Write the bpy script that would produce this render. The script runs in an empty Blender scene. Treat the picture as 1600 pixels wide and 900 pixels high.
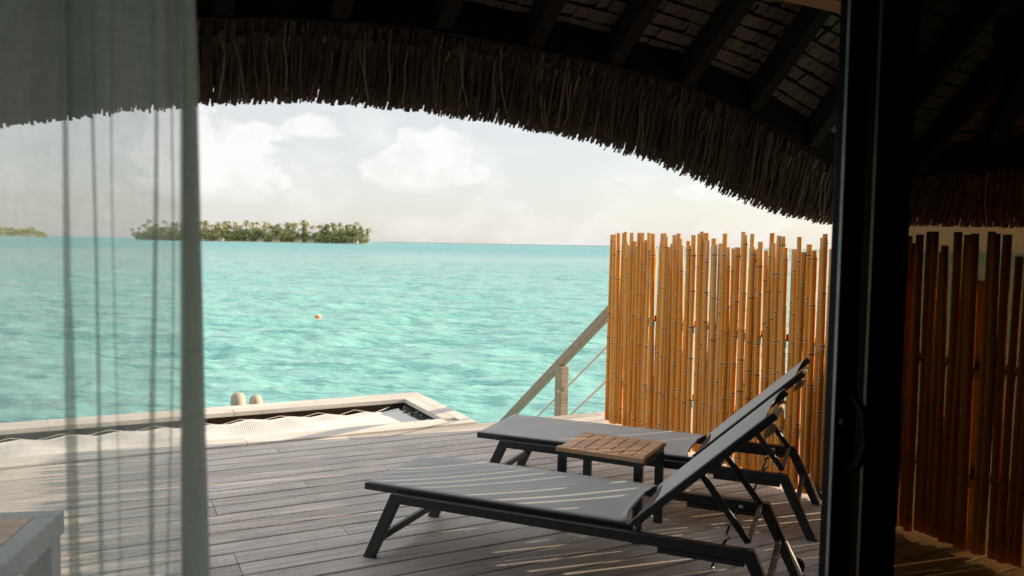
import bpy, bmesh, math, random
from mathutils import Vector, Matrix, noise
random.seed(11)
R = math.radians
sc = bpy.context.scene
col = sc.collection

# ------------------------------------------------------------------ camera
cam_d = bpy.data.cameras.new('camera')
cam = bpy.data.objects.new('camera', cam_d)
col.objects.link(cam)
sc.camera = cam
cam_d.sensor_width = 36.0
cam_d.lens = 36.0 * 1244 / 1600
cam_d.clip_start = 0.05
cam_d.clip_end = 40000
yaw, pitch, roll = R(27.5), R(3.16), R(1.0)
fw = Vector((math.sin(yaw) * math.cos(pitch), math.cos(yaw) * math.cos(pitch), -math.sin(pitch)))
r0 = Vector((math.cos(yaw), -math.sin(yaw), 0))
u0 = r0.cross(fw)
rt = r0 * math.cos(roll) + u0 * math.sin(roll)
up = u0 * math.cos(roll) - r0 * math.sin(roll)
M = Matrix((rt, up, -fw)).transposed().to_4x4()
M.translation = Vector((0, 0, 1.6))
cam.matrix_world = M
cam_d.dof.use_dof = True
cam_d.dof.focus_distance = 5.2
cam_d.dof.aperture_fstop = 2.8

# ------------------------------------------------------------------ sky, sun, exposure
SUN_EL, SUN_AZ = R(21), R(-9)            # azimuth measured from +X towards +Y
sun_dir = Vector((math.cos(SUN_EL) * math.cos(SUN_AZ), math.cos(SUN_EL) * math.sin(SUN_AZ), math.sin(SUN_EL)))
sc.view_settings.view_transform = 'Standard'
sc.view_settings.look = 'None'
sc.view_settings.exposure = 0.42
sc.view_settings.gamma = 1.0
sc.view_settings.use_curve_mapping = False
sc.cycles.max_bounces = 10
sc.cycles.transparent_max_bounces = 24
sc.cycles.diffuse_bounces = 5
sc.cycles.use_denoising = True

world = bpy.data.worlds.new('World')
sc.world = world
world.use_nodes = True
nt = world.node_tree
nt.nodes.clear()
def N(t, kind, **kw):
    n = t.nodes.new(kind)
    for k, v in kw.items():
        if k in n.inputs.keys() if isinstance(k, str) else False:
            n.inputs[k].default_value = v
        else:
            setattr(n, k, v)
    return n
def math_n(t, op, a, b=None, c=None, clamp=False):
    n = t.nodes.new('ShaderNodeMath'); n.operation = op; n.use_clamp = clamp
    for i, v in enumerate((a, b, c)):
        if v is None: continue
        if isinstance(v, (int, float)): n.inputs[i].default_value = v
        else: t.links.new(v, n.inputs[i])
    return n.outputs[0]
def vmath(t, op, a, b=None):
    n = t.nodes.new('ShaderNodeVectorMath'); n.operation = op
    for i, v in enumerate((a, b)):
        if v is None: continue
        if isinstance(v, (tuple, list, Vector)): n.inputs[i].default_value = v
        else: t.links.new(v, n.inputs[i])
    return n
def smooth(t, v, lo, hi):
    n = t.nodes.new('ShaderNodeMapRange'); n.interpolation_type = 'SMOOTHSTEP'
    t.links.new(v, n.inputs['Value'])
    n.inputs['From Min'].default_value = lo; n.inputs['From Max'].default_value = hi
    return n.outputs['Result']
def mixc(t, fac, a, b, blend='MIX'):
    n = t.nodes.new('ShaderNodeMix'); n.data_type = 'RGBA'; n.blend_type = blend
    ins = {'f': n.inputs[0], 'a': n.inputs[6], 'b': n.inputs[7]}
    for k, v in (('f', fac), ('a', a), ('b', b)):
        if isinstance(v, (int, float)): ins[k].default_value = v
        elif isinstance(v, (tuple, list)): ins[k].default_value = (*v[:3], 1)
        else: t.links.new(v, ins[k])
    return n.outputs[2]
def noise_n(t, vec, scale, detail=4, rough=0.55, w=None):
    n = t.nodes.new('ShaderNodeTexNoise')
    n.inputs['Scale'].default_value = scale; n.inputs['Detail'].default_value = detail
    n.inputs['Roughness'].default_value = rough
    if vec is not None: t.links.new(vec, n.inputs['Vector'])
    if w is not None:
        n.noise_dimensions = '4D'; t.links.new(w, n.inputs['W'])
    return n
def mapping(t, vec, scale=(1, 1, 1), loc=(0, 0, 0), rot=(0, 0, 0)):
    n = t.nodes.new('ShaderNodeMapping')
    n.inputs['Scale'].default_value = scale; n.inputs['Location'].default_value = loc
    n.inputs['Rotation'].default_value = rot
    t.links.new(vec, n.inputs['Vector'])
    return n.outputs[0]

sky = nt.nodes.new('ShaderNodeTexSky')
sky.sky_type = 'NISHITA'
sky.sun_disc = False
sky.sun_elevation = SUN_EL
sky.sun_rotation = R(90) - SUN_AZ
sky.dust_density = 1.2
tc = nt.nodes.new('ShaderNodeTexCoord')
dvec = tc.outputs['Generated']
sep = nt.nodes.new('ShaderNodeSeparateXYZ'); nt.links.new(dvec, sep.inputs[0])
# thin high overcast over the whole dome, with cumulus standing near the horizon
veil = noise_n(nt, mapping(nt, dvec, (1.6, 1.6, 6.0)), 1.7, 6, 0.5).outputs['Fac']
veil_f = math_n(nt, 'MULTIPLY_ADD', smooth(nt, veil, 0.3, 0.7), 0.10, 0.70)
cum_n = noise_n(nt, mapping(nt, dvec, (5.0, 5.0, 9.0), (3.1, 0.4, 0.0)), 1.6, 9, 0.55)
cum = cum_n.outputs['Fac']
cum_f = smooth(nt, cum, 0.46, 0.68)
def cloud_blob(px, py, rx, ry):
    d = (fw + rt * ((px - 800) / 1244) - up * ((py - 450) / 1244)).normalized()
    az = math.atan2(d.x, d.y)
    a = math_n(nt, 'SUBTRACT', math_n(nt, 'ARCTAN2', sep.outputs[0], sep.outputs[1]), az)
    e = math_n(nt, 'SUBTRACT', sep.outputs[2], d.z)
    eb = math_n(nt, 'MULTIPLY', math_n(nt, 'ABSOLUTE', e), 1.0)
    q = math_n(nt, 'ADD', math_n(nt, 'POWER', math_n(nt, 'DIVIDE', math_n(nt, 'ABSOLUTE', a), rx), 2.0),
               math_n(nt, 'POWER', math_n(nt, 'DIVIDE', eb, ry), 2.0))
    fine = noise_n(nt, mapping(nt, dvec, (1, 1, 1.4)), 26.0, 7, 0.6).outputs['Fac']
    q2 = math_n(nt, 'MULTIPLY_ADD', math_n(nt, 'SUBTRACT', fine, 0.5), 2.6, q)
    body = math_n(nt, 'SUBTRACT', 1.0, smooth(nt, q2, 0.55, 1.0))
    base = smooth(nt, e, -ry * 0.75, -ry * 0.3)
    return math_n(nt, 'MULTIPLY', body, base)
blobs = [cloud_blob(345, 262, 0.10, 0.062), cloud_blob(290, 225, 0.05, 0.06), cloud_blob(665, 262, 0.075, 0.05),
         cloud_blob(705, 245, 0.035, 0.045), cloud_blob(490, 200, 0.04, 0.02), cloud_blob(1180, 300, 0.10, 0.02)]
acc = math_n(nt, 'MULTIPLY', cum_f, 0.6)
for b in blobs: acc = math_n(nt, 'MAXIMUM', acc, b)
shade = noise_n(nt, mapping(nt, dvec, (1, 1, 1.3), (0.3, 0, -0.02)), 22.0, 5, 0.5).outputs['Fac']
cloud_col = mixc(nt, smooth(nt, shade, 0.3, 0.6), (0.74, 0.725, 0.705), (0.86, 0.85, 0.835))
skyc = vmath(nt, 'SCALE', sky.outputs[0]); skyc.inputs['Scale'].default_value = 0.15
skyb = mixc(nt, veil_f, skyc.outputs[0], (0.625, 0.615, 0.605))
lift = mixc(nt, math_n(nt, 'MULTIPLY', acc, 0.55), skyb, cloud_col)
bg = nt.nodes.new('ShaderNodeBackground'); bg.inputs['Strength'].default_value = 1.0
nt.links.new(lift, bg.inputs['Color'])
wo = nt.nodes.new('ShaderNodeOutputWorld'); nt.links.new(bg.outputs[0], wo.inputs[0])

sun_l = bpy.data.lights.new('sun', 'SUN')
sun_l.energy = 5.0
sun_l.angle = R(0.5)
sun_l.color = (1.0, 0.80, 0.56)
sun = bpy.data.objects.new('sun', sun_l)
col.objects.link(sun)
sun.rotation_euler = (-sun_dir).to_track_quat('-Z', 'Y').to_euler()
sun.location = (30, -5, 20)

# ------------------------------------------------------------------ helpers
MATS = {}
def new_mat(name):
    m = bpy.data.materials.new(name); m.use_nodes = True
    t = m.node_tree; t.nodes.clear()
    o = t.nodes.new('ShaderNodeOutputMaterial')
    b = t.nodes.new('ShaderNodeBsdfPrincipled'); t.links.new(b.outputs[0], o.inputs[0])
    MATS[name] = m
    return m, t, b, o
def bump(t, b, h, strength=0.3, dist=0.01):
    n = t.nodes.new('ShaderNodeBump'); n.inputs['Strength'].default_value = strength; n.inputs['Distance'].default_value = dist
    t.links.new(h, n.inputs['Height']); t.links.new(n.outputs[0], b.inputs['Normal'])
def objco(t): return t.nodes.new('ShaderNodeTexCoord').outputs['Object']
def geopos(t): return t.nodes.new('ShaderNodeNewGeometry').outputs['Position']
def rnd(t): return t.nodes.new('ShaderNodeObjectInfo').outputs['Random']

def wood(name, dark, light, rough=0.7, axis=0, grain=1.0, spots=0.0, vary=0.25, bumps=0.25):
    m, t, b, o = new_mat(name)
    s = [22 * grain] * 3; s[axis] = 1.3 * grain
    r = rnd(t); w = math_n(t, 'MULTIPLY', r, 57.0)
    n1 = noise_n(t, mapping(t, objco(t), s), 1.6, 7, 0.6, w).outputs['Fac']
    c = mixc(t, smooth(t, n1, 0.3, 0.72), dark, light)
    n2 = noise_n(t, objco(t), 1.7, 5, 0.6, w).outputs['Fac']
    c = mixc(t, math_n(t, 'MULTIPLY', smooth(t, n2, 0.45, 0.75), 0.5), c, [x * 0.6 for x in dark])
    k = math_n(t, 'MULTIPLY_ADD', r, vary * 2, 1.0 - vary)
    cc = vmath(t, 'SCALE', c); t.links.new(k, cc.inputs['Scale'])
    c = cc.outputs[0]
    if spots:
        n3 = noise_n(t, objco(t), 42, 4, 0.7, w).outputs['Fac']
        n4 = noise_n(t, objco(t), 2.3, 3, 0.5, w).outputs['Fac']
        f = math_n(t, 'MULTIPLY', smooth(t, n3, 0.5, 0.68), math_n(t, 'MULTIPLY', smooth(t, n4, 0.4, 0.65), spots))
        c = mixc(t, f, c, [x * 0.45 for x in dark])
    t.links.new(c, b.inputs['Base Color'])
    b.inputs['Roughness'].default_value = rough
    bump(t, b, n1, bumps, 0.004)
    return m
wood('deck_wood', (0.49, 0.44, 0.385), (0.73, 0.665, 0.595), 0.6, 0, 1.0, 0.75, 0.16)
wood('pale_wood', (0.66, 0.61, 0.54), (0.85, 0.80, 0.73), 0.75, 0, 1.0, 0.15, 0.08)
wood('rail_wood', (0.30, 0.235, 0.155), (0.52, 0.43, 0.31), 0.7, 0, 1.4, 0.2, 0.08)
wood('teak', (0.50, 0.265, 0.13), (0.72, 0.43, 0.235), 0.5, 0, 1.5, 0.1, 0.18)
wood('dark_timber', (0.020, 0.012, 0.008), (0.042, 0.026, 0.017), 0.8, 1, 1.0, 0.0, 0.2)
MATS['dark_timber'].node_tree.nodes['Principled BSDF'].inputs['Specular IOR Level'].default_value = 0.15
wood('header_wood', (0.26, 0.10, 0.04), (0.40, 0.17, 0.07), 0.5, 0, 1.0, 0.0, 0.1)
wood('room_wood', (0.05, 0.032, 0.02), (0.09, 0.06, 0.04), 0.6, 0, 1.0)

def plain(name, c, rough=0.5, metal=0.0, nscale=0, namt=0.15, bumpy=0.0, spec=0.5):
    m, t, b, o = new_mat(name)
    b.inputs['Roughness'].default_value = rough; b.inputs['Metallic'].default_value = metal
    b.inputs['Specular IOR Level'].default_value = spec
    if nscale:
        n = noise_n(t, objco(t), nscale, 5, 0.6).outputs['Fac']
        t.links.new(mixc(t, smooth(t, n, 0.3, 0.7), [x * (1 - namt) for x in c], [min(1, x * (1 + namt)) for x in c]), b.inputs['Base Color'])
        if bumpy: bump(t, b, n, bumpy, 0.004)
    else:
        b.inputs['Base Color'].default_value = (*c, 1)
    return m
plain('frame_metal', (0.022, 0.026, 0.028), 0.38, 0.0, 30, 0.2)
plain('door_metal', (0.007, 0.0075, 0.008), 0.45, 0.0, 12, 0.2, 0, 0.12)
plain('highlight_lock_metal', (0.34, 0.34, 0.34), 0.4, 0.3, 12, 0.15)  # pale grey for the painted frame highlights and the lock
plain('grey_metal', (0.25, 0.25, 0.24), 0.5, 0.0, 10, 0.15)
plain('bracket_metal', (0.62, 0.61, 0.58), 0.4, 0.4, 30, 0.1)
plain('table_grey', (0.36, 0.39, 0.40), 0.55, 0.0, 6, 0.12)
plain('rubber', (0.02, 0.02, 0.02), 0.8, 0, 40, 0.2)
plain('rope', (0.72, 0.66, 0.55), 0.9, 0, 90, 0.2, 0.5)
plain('net_cord', (0.90, 0.88, 0.85), 0.9, 0, 60, 0.1)
plain('dark_cord', (0.09, 0.10, 0.085), 0.9, 0, 60, 0.3)
plain('headrest', (0.62, 0.50, 0.33), 0.8, 0, 40, 0.15)
plain('post_pale', (0.55, 0.49, 0.39), 0.85, 0, 7, 0.2, 0.4)
plain('buoy_orange', (0.85, 0.17, 0.03), 0.5, 0, 8, 0.2)
plain('buoy_white', (0.85, 0.80, 0.74), 0.5, 0, 8, 0.1)
plain('sand', (0.62, 0.54, 0.42), 0.95, 0, 0.2, 0.12)
plain('trunk', (0.16, 0.12, 0.085), 0.9, 0, 1.5, 0.25)
plain('hut_roof', (0.24, 0.17, 0.12), 0.9, 0, 1, 0.2)
plain('hut_wall', (0.62, 0.56, 0.48), 0.9, 0, 1, 0.1)
plain('reef', (0.55, 0.50, 0.45), 0.9, 0, 0.01, 0.2)

# sling fabric
m, t, b, o = new_mat('sling')
wv = noise_n(t, mapping(t, objco(t), (300, 300, 300)), 1.0, 2, 0.5).outputs['Fac']
big = noise_n(t, objco(t), 3.0, 4, 0.6).outputs['Fac']
c = mixc(t, wv, (0.42, 0.425, 0.41), (0.54, 0.54, 0.52))
c = mixc(t, math_n(t, 'MULTIPLY', smooth(t, big, 0.45, 0.8), 0.3), c, (0.31, 0.315, 0.31))
t.links.new(c, b.inputs['Base Color']); b.inputs['Roughness'].default_value = 0.62
bump(t, b, wv, 0.25, 0.001)

# bamboo: colour attribute 'node' marks the joints
m, t, b, o = new_mat('bamboo')
att = t.nodes.new('ShaderNodeAttribute'); att.attribute_name = 'node'
r = rnd(t); w = math_n(t, 'MULTIPLY', r, 91.0)
str_n = noise_n(t, mapping(t, objco(t), (60, 60, 2.2)), 1.0, 5, 0.6, w).outputs['Fac']
c = mixc(t, smooth(t, str_n, 0.3, 0.7), (0.78, 0.285, 0.04), (0.93, 0.415, 0.075))
c = mixc(t, math_n(t, 'MULTIPLY', r, 0.35), c, (0.66, 0.25, 0.035))
r2 = math_n(t, 'FRACT', math_n(t, 'MULTIPLY', r, 17.3))
c = mixc(t, math_n(t, 'MULTIPLY', smooth(t, r2, 0.62, 1.0), 0.55), c, (0.82, 0.52, 0.20))
c = mixc(t, math_n(t, 'MULTIPLY', smooth(t, r2, 0.30, 0.0), 0.5), c, (0.50, 0.19, 0.04))
blot = noise_n(t, mapping(t, objco(t), (16, 16, 4)), 1.4, 4, 0.65, w).outputs['Fac']
c = mixc(t, math_n(t, 'MULTIPLY', smooth(t, blot, 0.60, 0.72), 0.45), c, (0.66, 0.47, 0.26))
blot2 = noise_n(t, mapping(t, objco(t), (20, 20, 5), (5, 3, 1)), 1.3, 4, 0.6, w).outputs['Fac']
c = mixc(t, math_n(t, 'MULTIPLY', smooth(t, blot2, 0.60, 0.72), 0.55), c, (0.26, 0.105, 0.035))
sepa = t.nodes.new('ShaderNodeSeparateColor'); t.links.new(att.outputs['Color'], sepa.inputs[0])
c = mixc(t, math_n(t, 'MULTIPLY', sepa.outputs[0], smooth(t, blot2, 0.30, 0.55)), c, (0.22, 0.10, 0.035))
c = mixc(t, math_n(t, 'MULTIPLY', sepa.outputs[1], smooth(t, blot, 0.40, 0.55)), c, (0.80, 0.66, 0.48))
t.links.new(c, b.inputs['Base Color']); b.inputs['Roughness'].default_value = 0.5; b.inputs['Specular IOR Level'].default_value = 0.15
bump(t, b, str_n, 0.2, 0.002)

# thatch, per-leaf tone in colour attribute 'tone'
m, t, b, o = new_mat('thatch')
att = t.nodes.new('ShaderNodeAttribute'); att.attribute_name = 'tone'
sepa = t.nodes.new('ShaderNodeSeparateColor'); t.links.new(att.outputs['Color'], sepa.inputs[0])
n = noise_n(t, mapping(t, objco(t), (70, 70, 5)), 1.0, 5, 0.65).outputs['Fac']
tone = math_n(t, 'MULTIPLY_ADD', math_n(t, 'SUBTRACT', n, 0.5), 0.35, sepa.outputs[0], True)
cr = t.nodes.new('ShaderNodeValToRGB'); t.links.new(tone, cr.inputs[0])
e = cr.color_ramp.elements
e[0].position = 0.0; e[0].color = (0.05, 0.035, 0.025, 1)
e[1].position = 1.0; e[1].color = (0.66, 0.46, 0.26, 1)
x = cr.color_ramp.elements.new(0.5); x.color = (0.24, 0.16, 0.105, 1)
t.links.new(cr.outputs[0], b.inputs['Base Color']); b.inputs['Roughness'].default_value = 0.7
bump(t, b, n, 0.3, 0.003)

# woven thatch courses
m, t, b, o = new_mat('thatch_weave')
r = rnd(t)
att = t.nodes.new('ShaderNodeAttribute'); att.attribute_name = 'tone'
sepa = t.nodes.new('ShaderNodeSeparateColor'); t.links.new(att.outputs['Color'], sepa.inputs[0])
n = noise_n(t, mapping(t, mapping(t, objco(t), (1, 1, 1), (0, 0, 0), (0, 0, R(-32))), (75, 12, 12)), 1.0, 5, 0.65).outputs['Fac']
c = mixc(t, smooth(t, n, 0.25, 0.75), (0.20, 0.135, 0.095), (0.46, 0.32, 0.235))
c = mixc(t, math_n(t, 'MULTIPLY', sepa.outputs[0], 0.8), c, (0.16, 0.115, 0.085))
t.links.new(c, b.inputs['Base Color']); b.inputs['Roughness'].default_value = 0.75
bump(t, b, n, 0.4, 0.004)

# foliage with leaf-clump tone, colours lightened in place of haze
def foliage(name, d, l):
    m, t, b, o = new_mat(name)
    att = t.nodes.new('ShaderNodeAttribute'); att.attribute_name = 'tone'
    sepa = t.nodes.new('ShaderNodeSeparateColor'); t.links.new(att.outputs['Color'], sepa.inputs[0])
    c = mixc(t, sepa.outputs[0], d, l)
    c = mixc(t, math_n(t, 'MULTIPLY', rnd(t), 0.35), c, [x * 1.25 for x in l])
    t.links.new(c, b.inputs['Base Color']); b.inputs['Roughness'].default_value = 0.6
    return m
foliage('leaf_broad', (0.12, 0.155, 0.065), (0.42, 0.43, 0.18))
foliage('leaf_pine', (0.17, 0.20, 0.085), (0.50, 0.49, 0.23))
foliage('leaf_palm', (0.15, 0.165, 0.065), (0.48, 0.42, 0.19))

# sea
m, t, b, o = new_mat('lagoon')
P = geopos(t)
spp = t.nodes.new('ShaderNodeSeparateXYZ'); t.links.new(P, spp.inputs[0])
dist = vmath(t, 'LENGTH', P).outputs['Value']
big = noise_n(t, mapping(t, P, (1, 1, 0)), 0.012, 4, 0.55).outputs['Fac']
Q = mapping(t, P, (1, 1, 0), (0, 0, 0), (0, 0, R(27.5)))          # x along the wave crests
mid = noise_n(t, mapping(t, Q, (0.8, 2.0, 1)), 0.16, 4, 0.6).outputs['Fac']
c = mixc(t, smooth(t, big, 0.35, 0.7), (0.29, 0.65, 0.605), (0.23, 0.60, 0.565))
c = mixc(t, math_n(t, 'MULTIPLY', smooth(t, mid, 0.45, 0.72), 0.2), c, (0.36, 0.68, 0.64))
deep = smooth(t, dist, 35, 260)
c = mixc(t, math_n(t, 'MULTIPLY', deep, math_n(t, 'MULTIPLY_ADD', big, 0.8, 0.35)), c, (0.085, 0.39, 0.43))
c = mixc(t, math_n(t, 'MULTIPLY', smooth(t, dist, 900, 2600), 0.5), c, (0.13, 0.40, 0.40))
t.links.new(c, b.inputs['Base Color'])
t.links.new(math_n(t, 'MULTIPLY_ADD', smooth(t, dist, 20, 400), 0.24, 0.07), b.inputs['Roughness'])
b.inputs['IOR'].default_value = 1.33
h1 = noise_n(t, mapping(t, Q, (0.55, 2.2, 1)), 1.3, 6, 0.58).outputs['Fac']
h2 = noise_n(t, mapping(t, Q, (0.5, 2.3, 1), (7, 2, 0)), 0.36, 4, 0.55).outputs['Fac']
h = math_n(t, 'ADD', math_n(t, 'MULTIPLY', h1, 0.17), math_n(t, 'MULTIPLY', h2, 0.55))
bump(t, b, h, 1.0, 1.0)

# tinted glass
m = bpy.data.materials.new('tinted_glass'); m.use_nodes = True; MATS['tinted_glass'] = m
t = m.node_tree; t.nodes.clear()
o = t.nodes.new('ShaderNodeOutputMaterial')
tr = t.nodes.new('ShaderNodeBsdfTransparent'); tr.inputs[0].default_value = (0.585, 0.525, 0.435, 1)
gl = t.nodes.new('ShaderNodeBsdfGlossy'); gl.inputs['Roughness'].default_value = 0.02
lw = t.nodes.new('ShaderNodeLayerWeight'); lw.inputs[0].default_value = 0.5
schl = math_n(t, 'MULTIPLY_ADD', math_n(t, 'POWER', lw.outputs['Facing'], 5.0), 0.48, 0.02)
ms = t.nodes.new('ShaderNodeMixShader')
t.links.new(schl, ms.inputs[0]); t.links.new(tr.outputs[0], ms.inputs[1]); t.links.new(gl.outputs[0], ms.inputs[2])
t.links.new(ms.outputs[0], o.inputs[0])

# sheer curtain cloth
m = bpy.data.materials.new('sheer'); m.use_nodes = True; MATS['sheer'] = m
t = m.node_tree; t.nodes.clear()
o = t.nodes.new('ShaderNodeOutputMaterial')
tr = t.nodes.new('ShaderNodeBsdfTransparent'); tr.inputs[0].default_value = (0.965, 0.98, 0.968, 1)
di = t.nodes.new('ShaderNodeBsdfDiffuse'); di.inputs[0].default_value = (0.88, 0.91, 0.89, 1)
tl = t.nodes.new('ShaderNodeBsdfTranslucent'); tl.inputs[0].default_value = (0.94, 0.95, 0.92, 1)
m1 = t.nodes.new('ShaderNodeMixShader'); m1.inputs[0].default_value = 0.75
t.links.new(di.outputs[0], m1.inputs[1]); t.links.new(tl.outputs[0], m1.inputs[2])
m2 = t.nodes.new('ShaderNodeMixShader')
P = objco(t)
thr = noise_n(t, mapping(t, P, (30, 30, 240)), 1.0, 3, 0.6).outputs['Fac']
thr2 = noise_n(t, mapping(t, P, (240, 240, 20)), 1.0, 3, 0.6).outputs['Fac']
f = math_n(t, 'MULTIPLY_ADD', math_n(t, 'ADD', thr, thr2), 0.22, 0.20)
t.links.new(f, m2.inputs[0])
t.links.new(tr.outputs[0], m2.inputs[1]); t.links.new(m1.outputs[0], m2.inputs[2])
t.links.new(m2.outputs[0], o.inputs[0])

class MB:
    """collects shapes for one mesh object"""
    def __init__(s): s.v = []; s.f = []; s.c = []
    def quad(s, a, b, c, d): 
        i = len(s.v); s.v += [Vector(a), Vector(b), Vector(c), Vector(d)]; s.f.append((i, i + 1, i + 2, i + 3))
    def hexa(s, p):          # 8 points: bottom ring 0-3, top ring 4-7
        i = len(s.v); s.v += [Vector(q) for q in p]
        for f in ((3, 2, 1, 0), (4, 5, 6, 7), (0, 1, 5, 4), (1, 2, 6, 5), (2, 3, 7, 6), (3, 0, 4, 7)): s.f.append(tuple(i + k for k in f))
    def box(s, x0, x1, y0, y1, z0, z1):
        s.hexa([(x0, y0, z0), (x1, y0, z0), (x1, y1, z0), (x0, y1, z0), (x0, y0, z1), (x1, y0, z1), (x1, y1, z1), (x0, y1, z1)])
    def bar(s, a, b, w, h, side=None):   # rectangular bar from a to b, w across 'side', h across the other
        a, b = Vector(a), Vector(b); d = (b - a).normalized()
        if side is None:
            side = d.cross(Vector((0, 0, 1)))
            if side.length < 1e-4: side = Vector((1, 0, 0))
        side = Vector(side); side = (side - d * side.dot(d)).normalized(); n = side.cross(d).normalized()
        p = []
        for q in (a, b):
            for sx, sy in ((-1, -1), (1, -1), (1, 1), (-1, 1)): p.append(q + side * (w / 2 * sx) + n * (h / 2 * sy))
        s.hexa(p)
    def tube(s, pts, rad, n=8, cap=True):
        pts = [Vector(p) for p in pts]; base = len(s.v); m = len(pts)
        for k, p in enumerate(pts):
            d = (pts[min(k + 1, m - 1)] - pts[max(k - 1, 0)]).normalized()
            a = d.cross(Vector((0, 0, 1)))
            if a.length < 1e-3: a = d.cross(Vector((1, 0, 0)))
            a.normalize(); c = d.cross(a)
            rr = rad[k] if isinstance(rad, (list, tuple)) else rad
            for j in range(n):
                t = 2 * math.pi * j / n
                s.v.append(p + a * (rr * math.cos(t)) + c * (rr * math.sin(t)))
        for k in range(m - 1):
            for j in range(n):
                j2 = (j + 1) % n
                s.f.append((base + k * n + j, base + k * n + j2, base + (k + 1) * n + j2, base + (k + 1) * n + j))
        if cap:
            s.f.append(tuple(base + j for j in range(n - 1, -1, -1))); s.f.append(tuple(base + (m - 1) * n + j for j in range(n)))
    def lathe(s, prof, n=16, center=(0, 0, 0)):
        base = len(s.v); c = Vector(center)
        for r, z in prof:
            for j in range(n):
                t = 2 * math.pi * j / n; s.v.append(c + Vector((r * math.cos(t), r * math.sin(t), z)))
        for k in range(len(prof) - 1):
            for j in range(n):
                j2 = (j + 1) % n
                s.f.append((base + k * n + j, base + k * n + j2, base + (k + 1) * n + j2, base + (k + 1) * n + j))
        s.f.append(tuple(base + j for j in range(n - 1, -1, -1))); s.f.append(tuple(base + (len(prof) - 1) * n + j for j in range(n)))
    def mesh(s, name, mat, smooth=False, attr=None, vals=None):
        me = bpy.data.meshes.new(name); me.from_pydata([tuple(v) for v in s.v], [], s.f)
        if smooth: me.polygons.foreach_set('use_smooth', [True] * len(me.polygons))
        me.materials.append(MATS[mat])
        if attr:
            ca = me.attributes.new(attr, 'FLOAT_COLOR', 'POINT')
            flat = []
            for q in vals: flat += [q[0], q[1], q[2], 1.0] if isinstance(q, (tuple, list)) else [q, q, q, 1.0]
            ca.data.foreach_set('color', flat)
        me.update()
        return me
    def build(s, name, mat, parent=None, smooth=False, bevel=0.0, **k):
        o = link(name, s.mesh(name, mat, smooth, **k), parent)
        if bevel:
            md = o.modifiers.new('bevel', 'BEVEL'); md.width = bevel; md.segments = 2; md.limit_method = 'ANGLE'
        return o
def link(name, data, parent=None):
    o = bpy.data.objects.new(name, data); col.objects.link(o)
    if parent is not None: o.parent = parent
    return o
def tag(o, label=None, cat=None, group=None, kind=None):
    for k, v in (('label', label), ('category', cat), ('group', group), ('kind', kind)):
        if v: o[k] = v
    return o
def empty(name, loc=(0, 0, 0), rz=0.0):
    o = link(name, None); o.location = loc; o.rotation_euler = (0, 0, rz); o.empty_display_size = 0.2
    return o
def interp(tab, x):
    if x <= tab[0][0]: return tab[0][1]
    for (a, va), (b, vb) in zip(tab, tab[1:]):
        if x <= b:
            k = (x - a) / (b - a); k2 = k
            return va + (vb - va) * k2
    return tab[-1][1]
def U(a, b): return random.uniform(a, b)

SEA = -1.4
# ------------------------------------------------------------------ sea
def build_sea():
    mb = MB()
    rs = [2.0]
    while rs[-1] < 22000:
        r = rs[-1]
        rs.append(r + (0.16 if r < 22 else min(max(0.0075 * r, 0.16), 1e9) if r < 140 else r * 0.05))
    n = 560
    c0 = Vector((2.0, 2.0))
    A0, A1 = R(-75), R(75)
    for i, r in enumerate(rs):
        for j in range(n):
            a = A0 + (A1 - A0) * j / (n - 1) + R(8)
            x, y = c0.x + r * math.sin(a), c0.y + r * math.cos(a)
            z = 0.0
            if r < 170:
                k = 1.0 if r < 60 else max(0.0, 1 - (r - 60) / 110)
                # wind chop running roughly along +X
                wx = x * 0.887 - y * 0.462; wy = x * 0.462 + y * 0.887
                z += 0.22 * noise.noise(Vector((wx * 0.15, wy * 0.52, 0.3)))
                z += 0.15 * (1 - 2 * abs(noise.noise(Vector((wx * 0.36, wy * 1.15, 4.1))))) - 0.05
                z += 0.06 * (1 - 2 * abs(noise.noise(Vector((wx * 1.2, wy * 2.6, 8.7))))) - 0.02
                z *= k
            mb.v.append(Vector((x, y, SEA + z)))
    for i in range(len(rs) - 1):
        for j in range(n - 1):
            a = i * n + j
            mb.f.append((a, a + 1, a + n + 1, a + n))
    o = mb.build('water', 'lagoon', smooth=True)
    tag(o, 'pale turquoise lagoon reaching to the horizon', kind='structure')
    # the rest of the sea, behind and beside the villa
    mb = MB()
    B0, B1 = A1 + R(8), 2 * math.pi + A0 + R(8)
    rr = [2.0, 8, 30, 100, 400, 2000, 22000]; k = 40
    for r in rr:
        for j in range(k + 1):
            a = B0 + (B1 - B0) * j / k
            mb.v.append(Vector((c0.x + r * math.sin(a), c0.y + r * math.cos(a), SEA)))
    for i in range(len(rr) - 1):
        for j in range(k):
            a = i * (k + 1) + j; mb.f.append((a, a + 1, a + k + 2, a + k + 1))
    cidx = len(mb.v); mb.v.append(Vector((c0.x, c0.y, SEA)))
    for j in range(k): mb.f.append((cidx, j + 1, j))
    o2 = mb.build('water', 'lagoon', smooth=True)
    tag(o2, 'lagoon water around and under the villa', kind='structure')
build_sea()

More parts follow.
